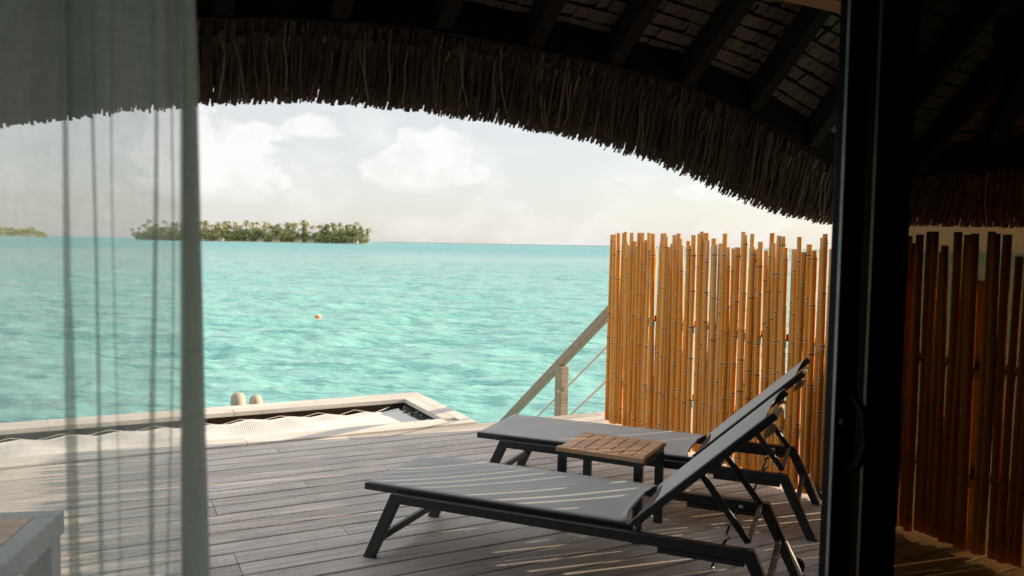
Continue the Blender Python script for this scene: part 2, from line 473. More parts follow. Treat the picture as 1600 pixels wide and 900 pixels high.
# ------------------------------------------------------------------ deck
PITCH = 0.155
FENCE_X = 4.06
deck = tag(empty('deck'), 'weathered grey timber deck of long boards', kind='structure')
def board_mesh(L, W, T):
    mb = MB(); ch = 0.004; h = W / 2; l = L / 2
    prof = [(-h, -T), (h, -T), (h, -ch), (h - ch, 0), (-h + ch, 0), (-h, -ch)]
    for x in (-l, l):
        for y, z in prof: mb.v.append(Vector((x, y, z)))
    n = len(prof)
    for j in range(n):
        j2 = (j + 1) % n; mb.f.append((j, j2, n + j2, n + j))
    mb.f.append(tuple(range(n - 1, -1, -1))); mb.f.append(tuple(range(n, 2 * n)))
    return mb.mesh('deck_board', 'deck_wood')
bm_cache = {}
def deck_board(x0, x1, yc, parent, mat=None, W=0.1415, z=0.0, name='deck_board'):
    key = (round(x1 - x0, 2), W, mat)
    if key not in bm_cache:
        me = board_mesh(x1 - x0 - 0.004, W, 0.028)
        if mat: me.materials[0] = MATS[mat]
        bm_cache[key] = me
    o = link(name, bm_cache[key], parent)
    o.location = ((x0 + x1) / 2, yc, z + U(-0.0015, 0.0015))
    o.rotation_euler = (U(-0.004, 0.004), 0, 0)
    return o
rows = int((6.34 - 1.70) / PITCH)
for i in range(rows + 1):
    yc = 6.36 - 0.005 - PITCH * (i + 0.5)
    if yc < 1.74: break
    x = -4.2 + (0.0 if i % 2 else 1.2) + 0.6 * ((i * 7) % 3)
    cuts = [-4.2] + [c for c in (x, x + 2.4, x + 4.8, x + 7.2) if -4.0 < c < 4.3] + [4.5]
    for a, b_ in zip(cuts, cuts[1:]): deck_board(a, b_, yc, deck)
# joists, edge boards, piles
for k in range(11):
    mb = MB(); x = -4.1 + k * 0.84; mb.box(x, x + 0.06, 1.7, 6.30, -0.20, -0.032); mb.build('joist', 'dark_timber', deck)
mb = MB(); mb.box(3.01, 4.5, 6.34, 6.365, -0.22, -0.01); mb.build('edge_board', 'deck_wood', deck)
for x, y in ((-3.8, 6.1), (-0.8, 6.1), (2.2, 6.1), (4.2, 6.0), (4.2, 2.2), (-3.8, 7.6), (-0.8, 7.6), (2.6, 7.6)):
    mb = MB(); mb.lathe([(0.11, -3.0), (0.11, -0.21)], 14, (x, y, 0)); mb.build('pile', 'trunk', deck, smooth=True)

# ------------------------------------------------------------------ net over the water
net = tag(empty('overwater_net', (2.75, 7.6, 0)), 'white rope net stretched in a pale timber frame at the deck edge', 'net')
def child_build(mb, root, *a, **k):
    for v in mb.v: v -= root.location
    return mb.build(*a, parent=root, **k)
Xl = -3.6
for y0, y1, cuts in ((7.605, 7.745, (-3.6, -1.3, 1.1, 2.995)), (7.75, 7.89, (-3.6, -0.4, 1.9, 2.995)),
                     (6.365, 6.485, (-3.6, -1.2, 1.02, 2.995)), (6.49, 6.605, (-3.6, -1.2, 1.02, 2.745))):
    for a, b_ in zip(cuts, cuts[1:]):
        mb = MB(); mb.box(a, b_ - 0.004, y0, y1, -0.03, 0.012 + U(0, 0.003)); child_build(mb, net, 'frame_board', 'pale_wood', bevel=0.003)
for x0, x1 in ((2.75, 2.87), (2.875, 2.995)):
    mb = MB(); mb.box(x0, x1, 6.61 if x0 < 2.8 else 6.49, 7.602, -0.03, 0.0125); child_build(mb, net, 'frame_board', 'pale_wood', bevel=0.003)
for b6 in ((-3.6, 2.74, 7.60, 7.63, -0.26, -0.032), (2.745, 2.775, 6.5, 7.60, -0.26, -0.032), (-3.6, 2.74, 6.58, 6.61, -0.26, -0.032),
           (-3.6, 2.99, 7.86, 7.885, -0.26, -0.032), (2.965, 2.99, 6.37, 7.855, -0.26, -0.032)):
    mb = MB(); mb.box(*b6); child_build(mb, net, 'frame_beam', 'dark_timber')
NX0, NX1, NY0, NY1 = -3.5, 2.67, 6.63, 7.555
def net_z(x, y):
    u = (y - NY0) / (NY1 - NY0); v = min(1, (NX1 - x) / 0.6)
    sag = 0.075 * math.sin(math.pi * min(1, max(0, u))) * (0.35 + 0.65 * v)
    near = abs(((x - 0.15) % 0.36) / 0.36 - 0.5) * 2        # lacing points on the far edge
    return -0.045 - 0.03 * max(0, u) ** 2 - sag + 0.02 * noise.noise(Vector((x * 2.6, y * 3, 0))) - 0.018 * (1 - near) * max(0, u - 0.75) * 4
def net_y(x, y):
    near = abs(((x - 0.15) % 0.36) / 0.36 - 0.5) * 2
    u = (y - NY0) / (NY1 - NY0)
    return y + 0.026 * (near - 1) * max(0, u - 0.75) * 4
mb = MB(); sw = 0.0046
def strand(pts, side):
    base = len(mb.v)
    for p in pts: mb.v += [p - side * sw, p + side * sw]
    for k in range(len(pts) - 1):
        a = base + 2 * k; mb.f.append((a, a + 1, a + 3, a + 2))
x = NX0
while x < NX1:
    strand([Vector((x + 0.004 * math.sin(k), net_y(x, NY0 + (NY1 - NY0) * k / 14), net_z(x, NY0 + (NY1 - NY0) * k / 14))) for k in range(15)], Vector((1, 0, 0.3)))
    x += 0.0165
y = NY0
while y <= NY1 + 0.001:
    strand([Vector((NX0 + (NX1 - NX0) * k / 90, net_y(NX0 + (NX1 - NX0) * k / 90, y), net_z(NX0 + (NX1 - NX0) * k / 90, y) + 0.002)) for k in range(91)], Vector((0, 1, 0.3)))
    y += 0.0175
o = child_build(mb, net, 'net_mesh', 'net_cord'); o['kind'] = 'stuff'
# edge cord and lacing
def cord(pts, r, mat, name):
    mb = MB(); mb.tube(pts, r, 5); child_build(mb, net, name, mat, smooth=True)
cord([(NX0 + (NX1 - NX0) * k / 160, net_y(NX0 + (NX1 - NX0) * k / 160, NY1), net_z(NX0 + (NX1 - NX0) * k / 160, NY1)) for k in range(161)], 0.009, 'net_cord', 'edge_cord')
cord([(NX0 + (NX1 - NX0) * k / 60, NY0, net_z(NX0 + (NX1 - NX0) * k / 60, NY0)) for k in range(61)], 0.009, 'net_cord', 'edge_cord')
pts = []
k = 0; x = -3.35
while x < NX1 - 0.05:
    pts.append((x, net_y(x, NY1) if k % 2 == 0 else 7.598, (net_z(x, NY1) if k % 2 == 0 else -0.06)))
    x += 0.18; k += 1
cord(pts, 0.0045, 'rope', 'lacing')
pts = []; y = 6.68; k = 0
while y < 7.56:
    pts.append((NX1 + U(-0.01, 0.005) if k % 2 == 0 else 2.742, y + U(-0.01, 0.01), -0.07 + U(-0.03, 0.02) if k % 2 == 0 else -0.05)); y += 0.034; k += 1
cord(pts, 0.009, 'dark_cord', 'lacing')
pts2 = [(p[0] + U(-0.02, 0.01), p[1] + 0.012, p[2] + U(-0.03, 0.01)) for p in pts]
cord(pts2, 0.008, 'rope', 'lacing')

# mooring posts behind the net
for (x, y, r, h, lab) in ((1.20, 8.06, 0.072, 0.095, 'taller of two round pale posts behind the net frame'),
                          (1.375, 8.10, 0.066, 0.055, 'shorter brownish one of two round posts behind the net frame')):
    mb = MB()
    mb.lathe([(r, -2.2), (r * 0.98, h - 0.09), (r * 0.96, h - 0.05), (r * 0.86, h - 0.02), (r * 0.62, h), (r * 0.25, h + 0.008)], 20)
    o = mb.build('mooring_post', 'post_pale', smooth=True); o.location = (x, y, 0)
    tag(o, lab, 'post', 'posts behind the net')

# ------------------------------------------------------------------ stairs and railing beyond the fence
st = tag(empty('stair_railing', (4.16, 6.0, 0)), 'sloping timber handrail with post and two ropes beside the bamboo fence', 'railing')
def rz(y): return 1.03 - 0.70 * (y - 5.97)
RX = 4.14
mb = MB(); mb.bar((RX, 5.80, rz(5.80)), (RX, 8.9, rz(8.9)), 0.075, 0.085); child_build(mb, st, 'handrail', 'rail_wood', bevel=0.012)
for y, zt in ((6.83, rz(6.83) - 0.045), (8.5, rz(8.5) - 0.045)):
    mb = MB(); mb.box(RX - 0.048, RX + 0.048, y - 0.06, y + 0.06, SEA - 0.6, zt); child_build(mb, st, 'post', 'rail_wood', bevel=0.008)
for dz in (0.30, 0.62):
    mb = MB(); mb.tube([(RX, 5.8 + 0.31 * k, rz(5.8 + 0.31 * k) - dz - 0.02 * math.sin(math.pi * k / 10)) for k in range(11)], 0.011, 7)
    child_build(mb, st, 'rope', 'rope', smooth=True)
    mb = MB(); mb.lathe([(0.008, 0), (0.022, 0.004), (0.022, 0.02), (0.008, 0.024)], 10, (RX - 0.05, 6.80, rz(6.83) - dz - 0.01)); child_build(mb, st, 'knot', 'rope', smooth=True)
sr = tag(empty('staircase', (3.6, 6.4, 0)), 'timber steps going down from the deck to the water', 'stairs')
for k in range(7):
    mb = MB(); mb.box(3.22, 4.06, 6.40 + 0.25 * k, 6.63 + 0.25 * k, -0.215 - 0.175 * k, -0.175 - 0.175 * k); child_build(mb, sr, 'tread', 'deck_wood')
for x in (3.17, 4.065):
    mb = MB(); mb.bar((x + 0.02, 6.38, -0.24), (x + 0.02, 8.3, -1.58), 0.04, 0.18, (1, 0, 0)); child_build(mb, sr, 'stringer', 'rail_wood')

# ------------------------------------------------------------------ bamboo fence
fence = tag(empty('bamboo_fence', (FENCE_X, 5.93, 0)), 'tall orange bamboo cane privacy fence along the right side of the deck', 'fence')
def cane_mesh(h, r, seed):
    rg = random.Random(seed)
    mb = MB(); vals = []
    n = 10
    zs = []; z = rg.uniform(0.05, 0.2); nodes = []
    while z < h - 0.03:
        nodes.append(z); z += rg.uniform(0.20, 0.36)
    prof = [(0.0, 1.0, 0.0, 0.0)]
    for k, q in enumerate(nodes):
        prof += [(q - 0.016, 1.0, 0.0, 0.0), (q - 0.007, 1.06, 0.05, 0.8), (q - 0.003, 1.02, 0.95, 0.0), (q + 0.003, 1.02, 0.95, 0.0), (q + 0.007, 1.08, 0.05, 0.8), (q + 0.014, 0.985, 0.0, 0.0)]
    prof.append((h, 0.97, 0.0, 0.3))
    prof = [p for p in prof if -0.001 <= p[0] <= h + 0.0001]
    ph = [rg.uniform(0, 6.28) for _ in range(4)]
    amp = rg.uniform(0.002, 0.006)
    base = 0
    last = 0
    for (z, k, a, g) in prof:
        cx = amp * math.sin(2.2 * z + ph[0]) ; cy = amp * math.sin(2.7 * z + ph[1])
        rr = r * k * (1 - 0.06 * z / h)
        for j in range(n):
            t = 2 * math.pi * j / n
            mb.v.append(Vector((cx + rr * math.cos(t), cy + rr * math.sin(t), z))); vals.append((a, g, 0))
    m_ = len(prof)
    for k in range(m_ - 1):
        for j in range(n):
            j2 = (j + 1) % n; mb.f.append((k * n + j, k * n + j2, (k + 1) * n + j2, (k + 1) * n + j))
    # hollow top
    top = (m_ - 1) * n
    i0 = len(mb.v)
    for j in range(n):
        p = mb.v[top + j]; c = Vector((amp * math.sin(2.2 * h + ph[0]), amp * math.sin(2.7 * h + ph[1]), h))
        mb.v.append(c + (p - c) * 0.72); vals.append((0.1, 0.5, 0))
    for j in range(n):
        p = mb.v[i0 + j]; mb.v.append(p - Vector((0, 0, 0.03))); vals.append((0.9, 0, 0))
    for j in range(n):
        j2 = (j + 1) % n
        mb.f.append((top + j, top + j2, i0 + j2, i0 + j)); mb.f.append((i0 + j, i0 + j2, i0 + n + j2, i0 + n + j))
    mb.f.append(tuple(i0 + n + j for j in range(n))); mb.f.append(tuple(range(n - 1, -1, -1)))
    return mb.mesh('cane', 'bamboo', True, 'node', vals)
variants = [cane_mesh(1.68, 0.0218, s) for s in range(16)]
y = 5.93 - 0.03; i = 0
rg = random.Random(5)
while y > 1.45:
    me = variants[(i * 7 + rg.randrange(3)) % 16]
    o = link('cane', me, fence)
    tall = rg.random() < 0.42
    h = rg.uniform(1.655, 1.685) if tall else rg.uniform(1.55, 1.63)
    k = rg.uniform(0.84, 1.06)
    o.location = (rg.uniform(-0.012, 0.012) * 0.7 + (0.007 if i % 2 else -0.005), y - 5.93, 0.03 + rg.uniform(-0.012, 0.012))
    o.rotation_euler = (rg.gauss(0, 0.0034) - 0.003, rg.gauss(0, 0.004), rg.uniform(0, 6.28))
    o.scale = (k, k, h / 1.68)
    y -= 0.0218 * k * 2 * (rg.choice((0.82, 0.84, 0.86, 0.88, 0.90, 0.93)) if y > 4.4 else rg.choice((0.88, 0.92, 0.95, 0.98, 1.0, 1.04)) if y > 3.5 else rg.choice((0.92, 0.96, 1.0, 1.03, 1.06, 1.11))) ; i += 1
for z in (1.0, 0.42):
    mb = MB(); mb.box(FENCE_X + 0.052, FENCE_X + 0.092, 1.5, 5.90, z - 0.022, z + 0.022); child_build(mb, fence, 'rail', 'dark_timber')
for y in (5.6, 4.1, 2.6):
    mb = MB(); mb.box(FENCE_X + 0.095, FENCE_X + 0.165, y - 0.035, y + 0.035, -0.03, 1.45); child_build(mb, fence, 'post', 'rail_wood')

# ------------------------------------------------------------------ thatched roof with arched eave
roof = tag(empty('thatched_roof', (1.3, 1.66, 0)), 'dark thatched roof overhang with arched shaggy eave and timber rafters', 'roof')
KR = 0.85
EY, EX = 3.55 * KR, 4.76          # inner top line of the fringe: front eave and side eave
ztab = [(-4.5, 2.10), (-3.0, 2.14), (-1.6, 2.25), (-0.6, 2.38), (0.0, 2.455), (0.376, 2.505), (0.683, 2.548), (1.018, 2.578), (1.391, 2.594), (1.867, 2.580), (2.355, 2.553), (2.856, 2.505), (3.341, 2.40), (3.821, 2.225), (4.101, 2.13), (4.4, 2.105), (5.0, 2.10)]
btab = [(-4.5, 1.75), (-3.0, 1.78), (-1.6, 1.88), (-0.6, 1.99), (-0.333, 2.045), (0.0, 2.115), (0.39, 2.193), (0.712, 2.237), (1.064, 2.262), (1.382, 2.265), (1.909, 2.240), (2.508, 2.180), (2.956, 2.094), (3.452, 1.952), (3.72, 1.875), (4.0, 1.82), (4.295, 1.778), (5.0, 1.76)]
def sc_(tab): return [(x * KR, 1.6 + (z - 1.6) * KR) for x, z in tab if x < 4.25] + [(4.0, 2.02), (4.4, 2.06), (5.0, 2.08)] if tab[0][1] > 2 else [(x * KR, 1.6 + (z - 1.6) * KR) for x, z in tab if x < 4.4] + [(4.2, 1.75), (5.0, 1.76)]
ztab, btab = sc_(ztab), sc_(btab)
def zt(X): return interp(ztab, X)
def zb(X): return interp(btab, X)
def slope(X): return 0.75 + 0.30 * max(0, min(1, (X - 2.9 * KR) / 0.8))
def F(X, Y): return zt(X) + 0.10 + slope(X) * (EY - Y)
def S(X, Y): return 2.10 + 0.12 + 0.78 * (EX - X)
# eave path: list of (x, y, nx, ny, ztop, zbot) of inner fringe top
path = []
x = -4.4
while x < 4.30:
    path.append((x, EY, 0.0, 1.0, zt(x), zb(x))); x += 0.02
for k in range(1, 24):
    a = R(90) * k / 24
    path.append((4.30 + 0.46 * math.sin(a), EY - 0.46 + 0.46 * math.cos(a), math.sin(a), math.cos(a), 2.06 + 0.045 * k / 24, 1.757))
y = EY - 0.46
while y > -4.4:
    path.append((EX, y, 1.0, 0.0, 2.105, 1.760 + 0.01 * math.sin(y * 3))); y -= 0.02
# solid body of the fringe
mb = MB(); vals = []
for (x, y, nx, ny, a, b_) in path:
    j = 0.02 * noise.noise(Vector((x * 3, y * 3, 0)))
    for off, z in ((0.01, a + 0.10), (0.055, (a + b_) / 2), (0.105 + j, b_ + 0.045 + j), (0.20, b_ + 0.05 + j), (0.24, (a + b_) / 2 + 0.04), (0.22, a + 0.20)):
        mb.v.append(Vector((x + nx * off, y + ny * off, z))); vals.append(0.08)
for i in range(len(path) - 1):
    for k in range(5): mb.f.append((i * 6 + k, i * 6 + k + 1, (i + 1) * 6 + k + 1, (i + 1) * 6 + k))
child_build(mb, roof, 'thatch_body', 'thatch', attr='tone', vals=vals)
def leaf(mb, vals, p, nx, ny, ztop, zbot, off, w, tone, lean, curl):
    tx, ty = ny, -nx
    base = len(mb.v)
    for k in range(4):
        f = k / 3
        o_ = off[0] + (off[1] - off[0]) * f + curl * math.sin(math.pi * f)
        l = lean * f * f + curl * 0.5 * math.sin(2 * math.pi * f)
        ww = w * (1 - 0.25 * f)
        z = ztop + (zbot - ztop) * f
        c = Vector((p[0] + nx * o_ + tx * l, p[1] + ny * o_ + ty * l, z))
        tv = Vector((tx, ty, 0)); nv = Vector((nx, ny, 0))
        mb.v += [c - tv * ww / 2 + nv * ww * 0.22, c - nv * ww * 0.05, c + tv * ww / 2 + nv * ww * 0.22]
        vals += [tone * (0.85 if k < 2 else 1.0)] * 3
    for k in range(3):
        a = base + 3 * k
        mb.f += [(a, a + 1, a + 4, a + 3), (a + 1, a + 2, a + 5, a + 4)]
mb = MB(); vals = []
leaf_specs = []
for i in range(0, len(path) - 1):
    (x, y, nx, ny, a, b_) = path[i]
    vis = x > -0.7 and y > 1.9
    for lay in range(12 if vis else 3):
        tone = max(0.02, min(1, random.gauss(0.27, 0.13))) if random.random() < 0.93 else U(0.6, 1.0)
        f = lay / 11
        jx = U(-0.012, 0.012)
        p = (x + ny * jx, y - nx * jx)
        ragged = abs(random.gauss(0, 0.011)) - 0.010 + (U(0.02, 0.06) if random.random() < 0.05 else 0) + 0.012 * noise.noise(Vector((x * 6, y * 6, 2)))
        top = a + U(-0.02, 0.03) if lay < 3 else a - U(0.05, 0.25) * (a - b_)
        leaf(mb, vals, p, nx, ny, top, b_ + ragged, (-0.005 + 0.03 * f, 0.09 + 0.16 * f), U(0.008, 0.018), tone, U(-0.02, 0.02), U(-0.008, 0.004))
o = child_build(mb, roof, 'thatch_fringe', 'thatch', attr='tone', vals=vals); o['kind'] = 'stuff'
# the leaves that hang loosest in front, one by one
vleaf = []
for s in range(14):
    mb = MB(); vals = []
    tone = [0.3, 0.4, 0.45, 0.35, 1.0, 0.5, 0.25, 0.7, 0.38, 0.22, 0.9, 0.43, 0.8, 0.35][s]
    leaf(mb, vals, (0, 0), 0, 1, 0, -0.33, (0.0, 0.11), [0.010, 0.016, 0.012, 0.019][s % 4] if tone < 0.6 else 0.008, tone, U(-0.05, 0.05), U(-0.015, 0.006))
    vleaf.append(mb.mesh('thatch_leaf', 'thatch', False, 'tone', vals))
cand = [q for q in path if q[0] > -0.65 and q[1] > 1.9]
for k in range(296):
    q = cand[int((k + 0.5) / 296 * len(cand))]
    o = link('thatch_leaf', vleaf[random.randrange(14)], roof)
    ln = (q[4] - q[5]) * U(0.55, 1.03)
    ztop = q[5] + ln + U(-0.008, 0.012) if random.random() < 0.6 else q[4] + U(-0.01, 0.02)
    o.location = Vector((q[0] - q[2] * 0.008, q[1] - q[3] * 0.008, ztop)) - roof.location
    # leaves that start lower lie further out
    if ztop < q[4] - 0.03:
        ff = (q[4] - ztop) / (q[4] - q[5]); o.location += Vector((q[2], q[3], 0)) * 0.085 * ff
    o.rotation_euler = (0, U(-0.09, 0.09), math.atan2(q[3], q[2]) - R(90))
    o.scale = (1, U(0.6, 0.85) if ztop < q[4] - 0.03 else 0.85, min(ln, ztop - q[5] + 0.01) / 0.33)
# eave board under the rafters' ends
mb = MB()
for i in range(0, len(path) - 4, 4):
    (x, y, nx, ny, a, b_), (x2, y2, nx2, ny2, a2, b2) = path[i], path[min(i + 4, len(path) - 1)]
    p = []
    for z in (0, 1):
        for (X, Y, NX, NY, A) in ((x, y, nx, ny, a), (x2, y2, nx2, ny2, a2)):
            for off in (-0.05, -0.012): p.append(Vector((X + NX * off, Y + NY * off, A - 0.012 + 0.16 * z)))
    mb.hexa([p[0], p[2], p[3], p[1], p[4], p[6], p[7], p[5]])
child_build(mb, roof, 'eave_board', 'dark_timber')
# rafters
for k in range(-12, 8):
    X = (1.391 + 0.485 * k) * KR + 0.035
    y1 = EY - 0.02
    y0 = max(1.70, 1.70)
    while F(X, y0) > S(X, y0) + 0.02 and y0 < y1 - 0.2: y0 += 0.05
    mb = MB(); mb.bar((X, y1, F(X, y1) - 0.075), (X, y0, F(X, y0) - 0.075), 0.07, 0.11, (1, 0, 0))
    child_build(mb, roof, 'rafter', 'dark_timber')
for k in range(14):
    Y = 2.45 - 0.44 * k
    X0 = 3.62
    mb = MB(); mb.bar((EX - 0.02, Y, S(EX - 0.02, Y) - 0.085), (X0, Y, S(X0, Y) - 0.085), 0.08, 0.13, (0, 1, 0))
    child_build(mb, roof, 'rafter', 'dark_timber')
mb = MB(); mb.bar((4.58, 2.82, S(4.58, 2.8) - 0.09), (3.62, 1.86, S(3.62, 1.8) - 0.11), 0.09, 0.14); child_build(mb, roof, 'hip_rafter', 'dark_timber')
mb = MB(); mb.box(-3.9, 2.66, 1.93, 2.03, 2.44, 2.56); child_build(mb, roof, 'tie_beam', 'header_wood', bevel=0.004)
for x in (-3.8, 2.55):
    mb = MB(); mb.box(x, x + 0.1, 1.932, 2.028, 0.0, 2.438); child_build(mb, roof, 'roof_post', 'dark_timber', bevel=0.004)
# lapped courses of woven leaf between the rafters
def course(tpos, side):
    mb = MB(); vals = []
    def pt(s, t, dz):
        if side: return Vector((EX - t, s, S(EX - t, s) + dz))
        return Vector((s, EY - t, F(s, EY - t) + dz))
    s = (-1.2 if not side else -1.0) + U(0, 0.04)
    end = 4.7 if not side else 2.95
    while s < end:
        w = U(0.045, 0.085)
        mid = pt(s, tpos, 0)
        ok = (F(mid.x, mid.y) <= S(mid.x, mid.y) + 0.06) if not side else (S(mid.x, mid.y) <= F(mid.x, mid.y) + 0.06)
        if ok:
            sk = U(0.028, 0.05); dz = U(-0.004, 0.004); tw = U(-0.005, 0.006)
            base = len(mb.v)
            mb.v += [pt(s, tpos - 0.006, -0.022 + dz), pt(s + w * 1.0, tpos - 0.006 + U(-0.005, 0.005), -0.018 + dz + tw), pt(s + w * 1.0 + sk, tpos + 0.058, 0.004 + tw), pt(s + sk, tpos + 0.058, 0.002)]
            tn = U(0, 0.5); vals += [tn, tn + 0.1, tn, tn]
            mb.f.append((base, base + 1, base + 2, base + 3))
        s += w
    lath = MB(); prev = None; s = -1.2 if not side else -1.0
    while s < end:
        m_ = pt(s, tpos, -0.012)
        ok = (F(m_.x, m_.y) <= S(m_.x, m_.y) + 0.03) if not side else (S(m_.x, m_.y) <= F(m_.x, m_.y) + 0.03)
        if ok and prev is not None: lath.bar(prev, m_, 0.009, 0.02)
        prev = m_ if ok else None; s += 0.15
    if lath.v: child_build(lath, roof, 'lath', 'dark_timber')  # dark bars added to draw the shadow line between lapped courses
    if mb.v: child_build(mb, roof, 'thatch_course', 'thatch_weave', attr='tone', vals=vals)
tpos = 0.03
while tpos < 1.32:
    course(tpos, False)
    if tpos < 1.2: course(tpos, True)
    tpos += 0.052
# thatch cover on top of everything
mb = MB(); nx_, ny_ = 70, 70; vals = []
for i in range(nx_ + 1):
    for j in range(ny_ + 1):
        X = -4.6 + (EX + 0.20 + 4.6) * i / nx_; Y = -4.6 + (EY + 0.22 + 4.6) * j / ny_
        xc, yc = min(X, EX), min(Y, EY)
        z = min(F(xc, yc), S(xc, yc), 2.2 + 0.78 * (X + 4.6), 2.2 + 0.78 * (Y + 4.6), 5.6)
        z += 0.035 - 0.25 * max(0, X - EX) - 0.25 * max(0, Y - EY)
        mb.v.append(Vector((X, Y, z))); vals.append(0.2)
for i in range(nx_):
    for j in range(ny_):
        a = i * (ny_ + 1) + j; mb.f.append((a, a + ny_ + 1, a + ny_ + 2, a + 1))
o = child_build(mb, roof, 'thatch_cover', 'thatch', attr='tone', vals=vals)
md = o.modifiers.new('thick', 'SOLIDIFY'); md.thickness = 0.22; md.offset = 1.0

# ------------------------------------------------------------------ room behind the doors
WY = 1.66
def struct(name, box, mat, label=None):
    mb = MB(); mb.box(*box); o = mb.build(name, mat); tag(o, label, kind='structure'); return o
struct('floor', (-4.0, 3.7, -4.2, WY + 0.02, -0.06, -0.006), 'room_wood', 'dark timber floor of the room')
struct('wall_back', (-4.0, 3.7, -4.3, -4.2, -0.06, 2.9), 'room_wood', 'dark timber back wall of the room')
struct('wall_left', (-4.1, -4.0, -4.3, WY + 0.1, -0.06, 2.9), 'room_wood', 'dark timber left wall of the room')
struct('wall_right', (3.7, 3.8, -4.3, WY + 0.1, -0.06, 2.9), 'room_wood', 'dark timber right wall of the room')
struct('ceiling', (-4.1, 3.8, -4.3, WY - 0.06, 2.905, 2.98), 'room_wood', 'dark timber ceiling of the room')
struct('wall_front', (-4.0, 3.7, WY - 0.05, WY + 0.05, 2.885, 3.6), 'room_wood', 'dark timber wall above the sliding doors')
mb = MB(); mb.box(-4.0, 3.7, WY - 0.10, WY + 0.13, 2.75, 2.88)
o = mb.build('door_header', 'dark_timber', bevel=0.004); tag(o, 'dark timber beam above the sliding doors', 'beam')

def door_panel(x0, x1, y, label, handle=False, mid=None):
    root = tag(empty('sliding_door', (x0, y, 0)), label, 'door', 'sliding door panels')
    def part(name, box, mat, bevel=0.003):
        mb = MB(); mb.box(*box); return child_build(mb, root, name, mat, bevel=bevel)
    sw_ = 0.085
    st_ = part('stile', (x0, x0 + sw_, y - 0.022, y + 0.022, 0.012, 2.745), 'door_metal')
    part('stile', (x1 - sw_, x1, y - 0.022, y + 0.022, 0.012, 2.745), 'door_metal')
    part('bottom_rail', (x0 + sw_, x1 - sw_, y - 0.02, y + 0.02, 0.012, 0.11), 'door_metal')
    part('top_rail', (x0 + sw_, x1 - sw_, y - 0.02, y + 0.02, 2.66, 2.745), 'door_metal')
    part('glass', (x0 + sw_ - 0.01, x1 - sw_ + 0.01, y - 0.003, y + 0.003, 0.10, 2.67), 'tinted_glass', 0)
    part('edge_highlight', (x0 - 0.003, x0 - 0.0004, y - 0.017, y - 0.007, 0.02, 2.74), 'highlight_lock_metal', 0)  # pale strip paints a highlight along the black stile's edge
    if handle:
        mb = MB()
        pts = []
        for k in range(15):
            a = math.pi * k / 14
            pts.append((x0 + 0.043, y - 0.022 - 0.068 * math.sin(a) ** 0.8, 1.065 + 0.108 * math.cos(a)))
        mb.tube(pts, [0.013] * 15, 10); h_ = child_build(mb, root, 'handle', 'door_metal', smooth=True)
        for z in (1.173, 0.957):
            mb = MB(); mb.box(x0 + 0.025, x0 + 0.061, y - 0.028, y - 0.0222, z - 0.022, z + 0.022); child_build(mb, root, 'handle_plate', 'door_metal', bevel=0.002)
        mb = MB(); mb.lathe([(0.011, 0), (0.011, 0.008), (0.004, 0.012)], 12)
        for v in mb.v: v.xyz = (v.x + x0 + 0.02, y - 0.022 - v.z, v.y + 1.10)
        child_build(mb, root, 'lock', 'highlight_lock_metal', smooth=True)
    return root
door_panel(1.905, 3.30, 1.62, 'open sliding glass door with black frame and curved pull handle', True)
door_panel(2.14, 3.60, 1.70, 'black framed sliding glass panel stacked behind the door with the handle')
# fixed black mullion between the panels
mb = MB(); mb.box(2.24, 2.365, 1.735, 1.80, 0.0, 2.745)
fr_ = tag(empty('door_frame', (2.29, 1.77, 0)), 'fixed black upright frame post behind the stacked sliding doors', 'door frame')
child_build(mb, fr_, 'post', 'door_metal', bevel=0.003)
mb = MB(); mb.box(2.335, 2.345, 1.729, 1.7345, 0.02, 2.73); child_build(mb, fr_, 'edge_highlight', 'highlight_lock_metal')  # pale strip paints the light line down the black post
mb = MB(); mb.box(-0.2, 3.66, 1.585, 1.735, -0.004, 0.008); child_build(mb, fr_, 'sill_track', 'door_metal')

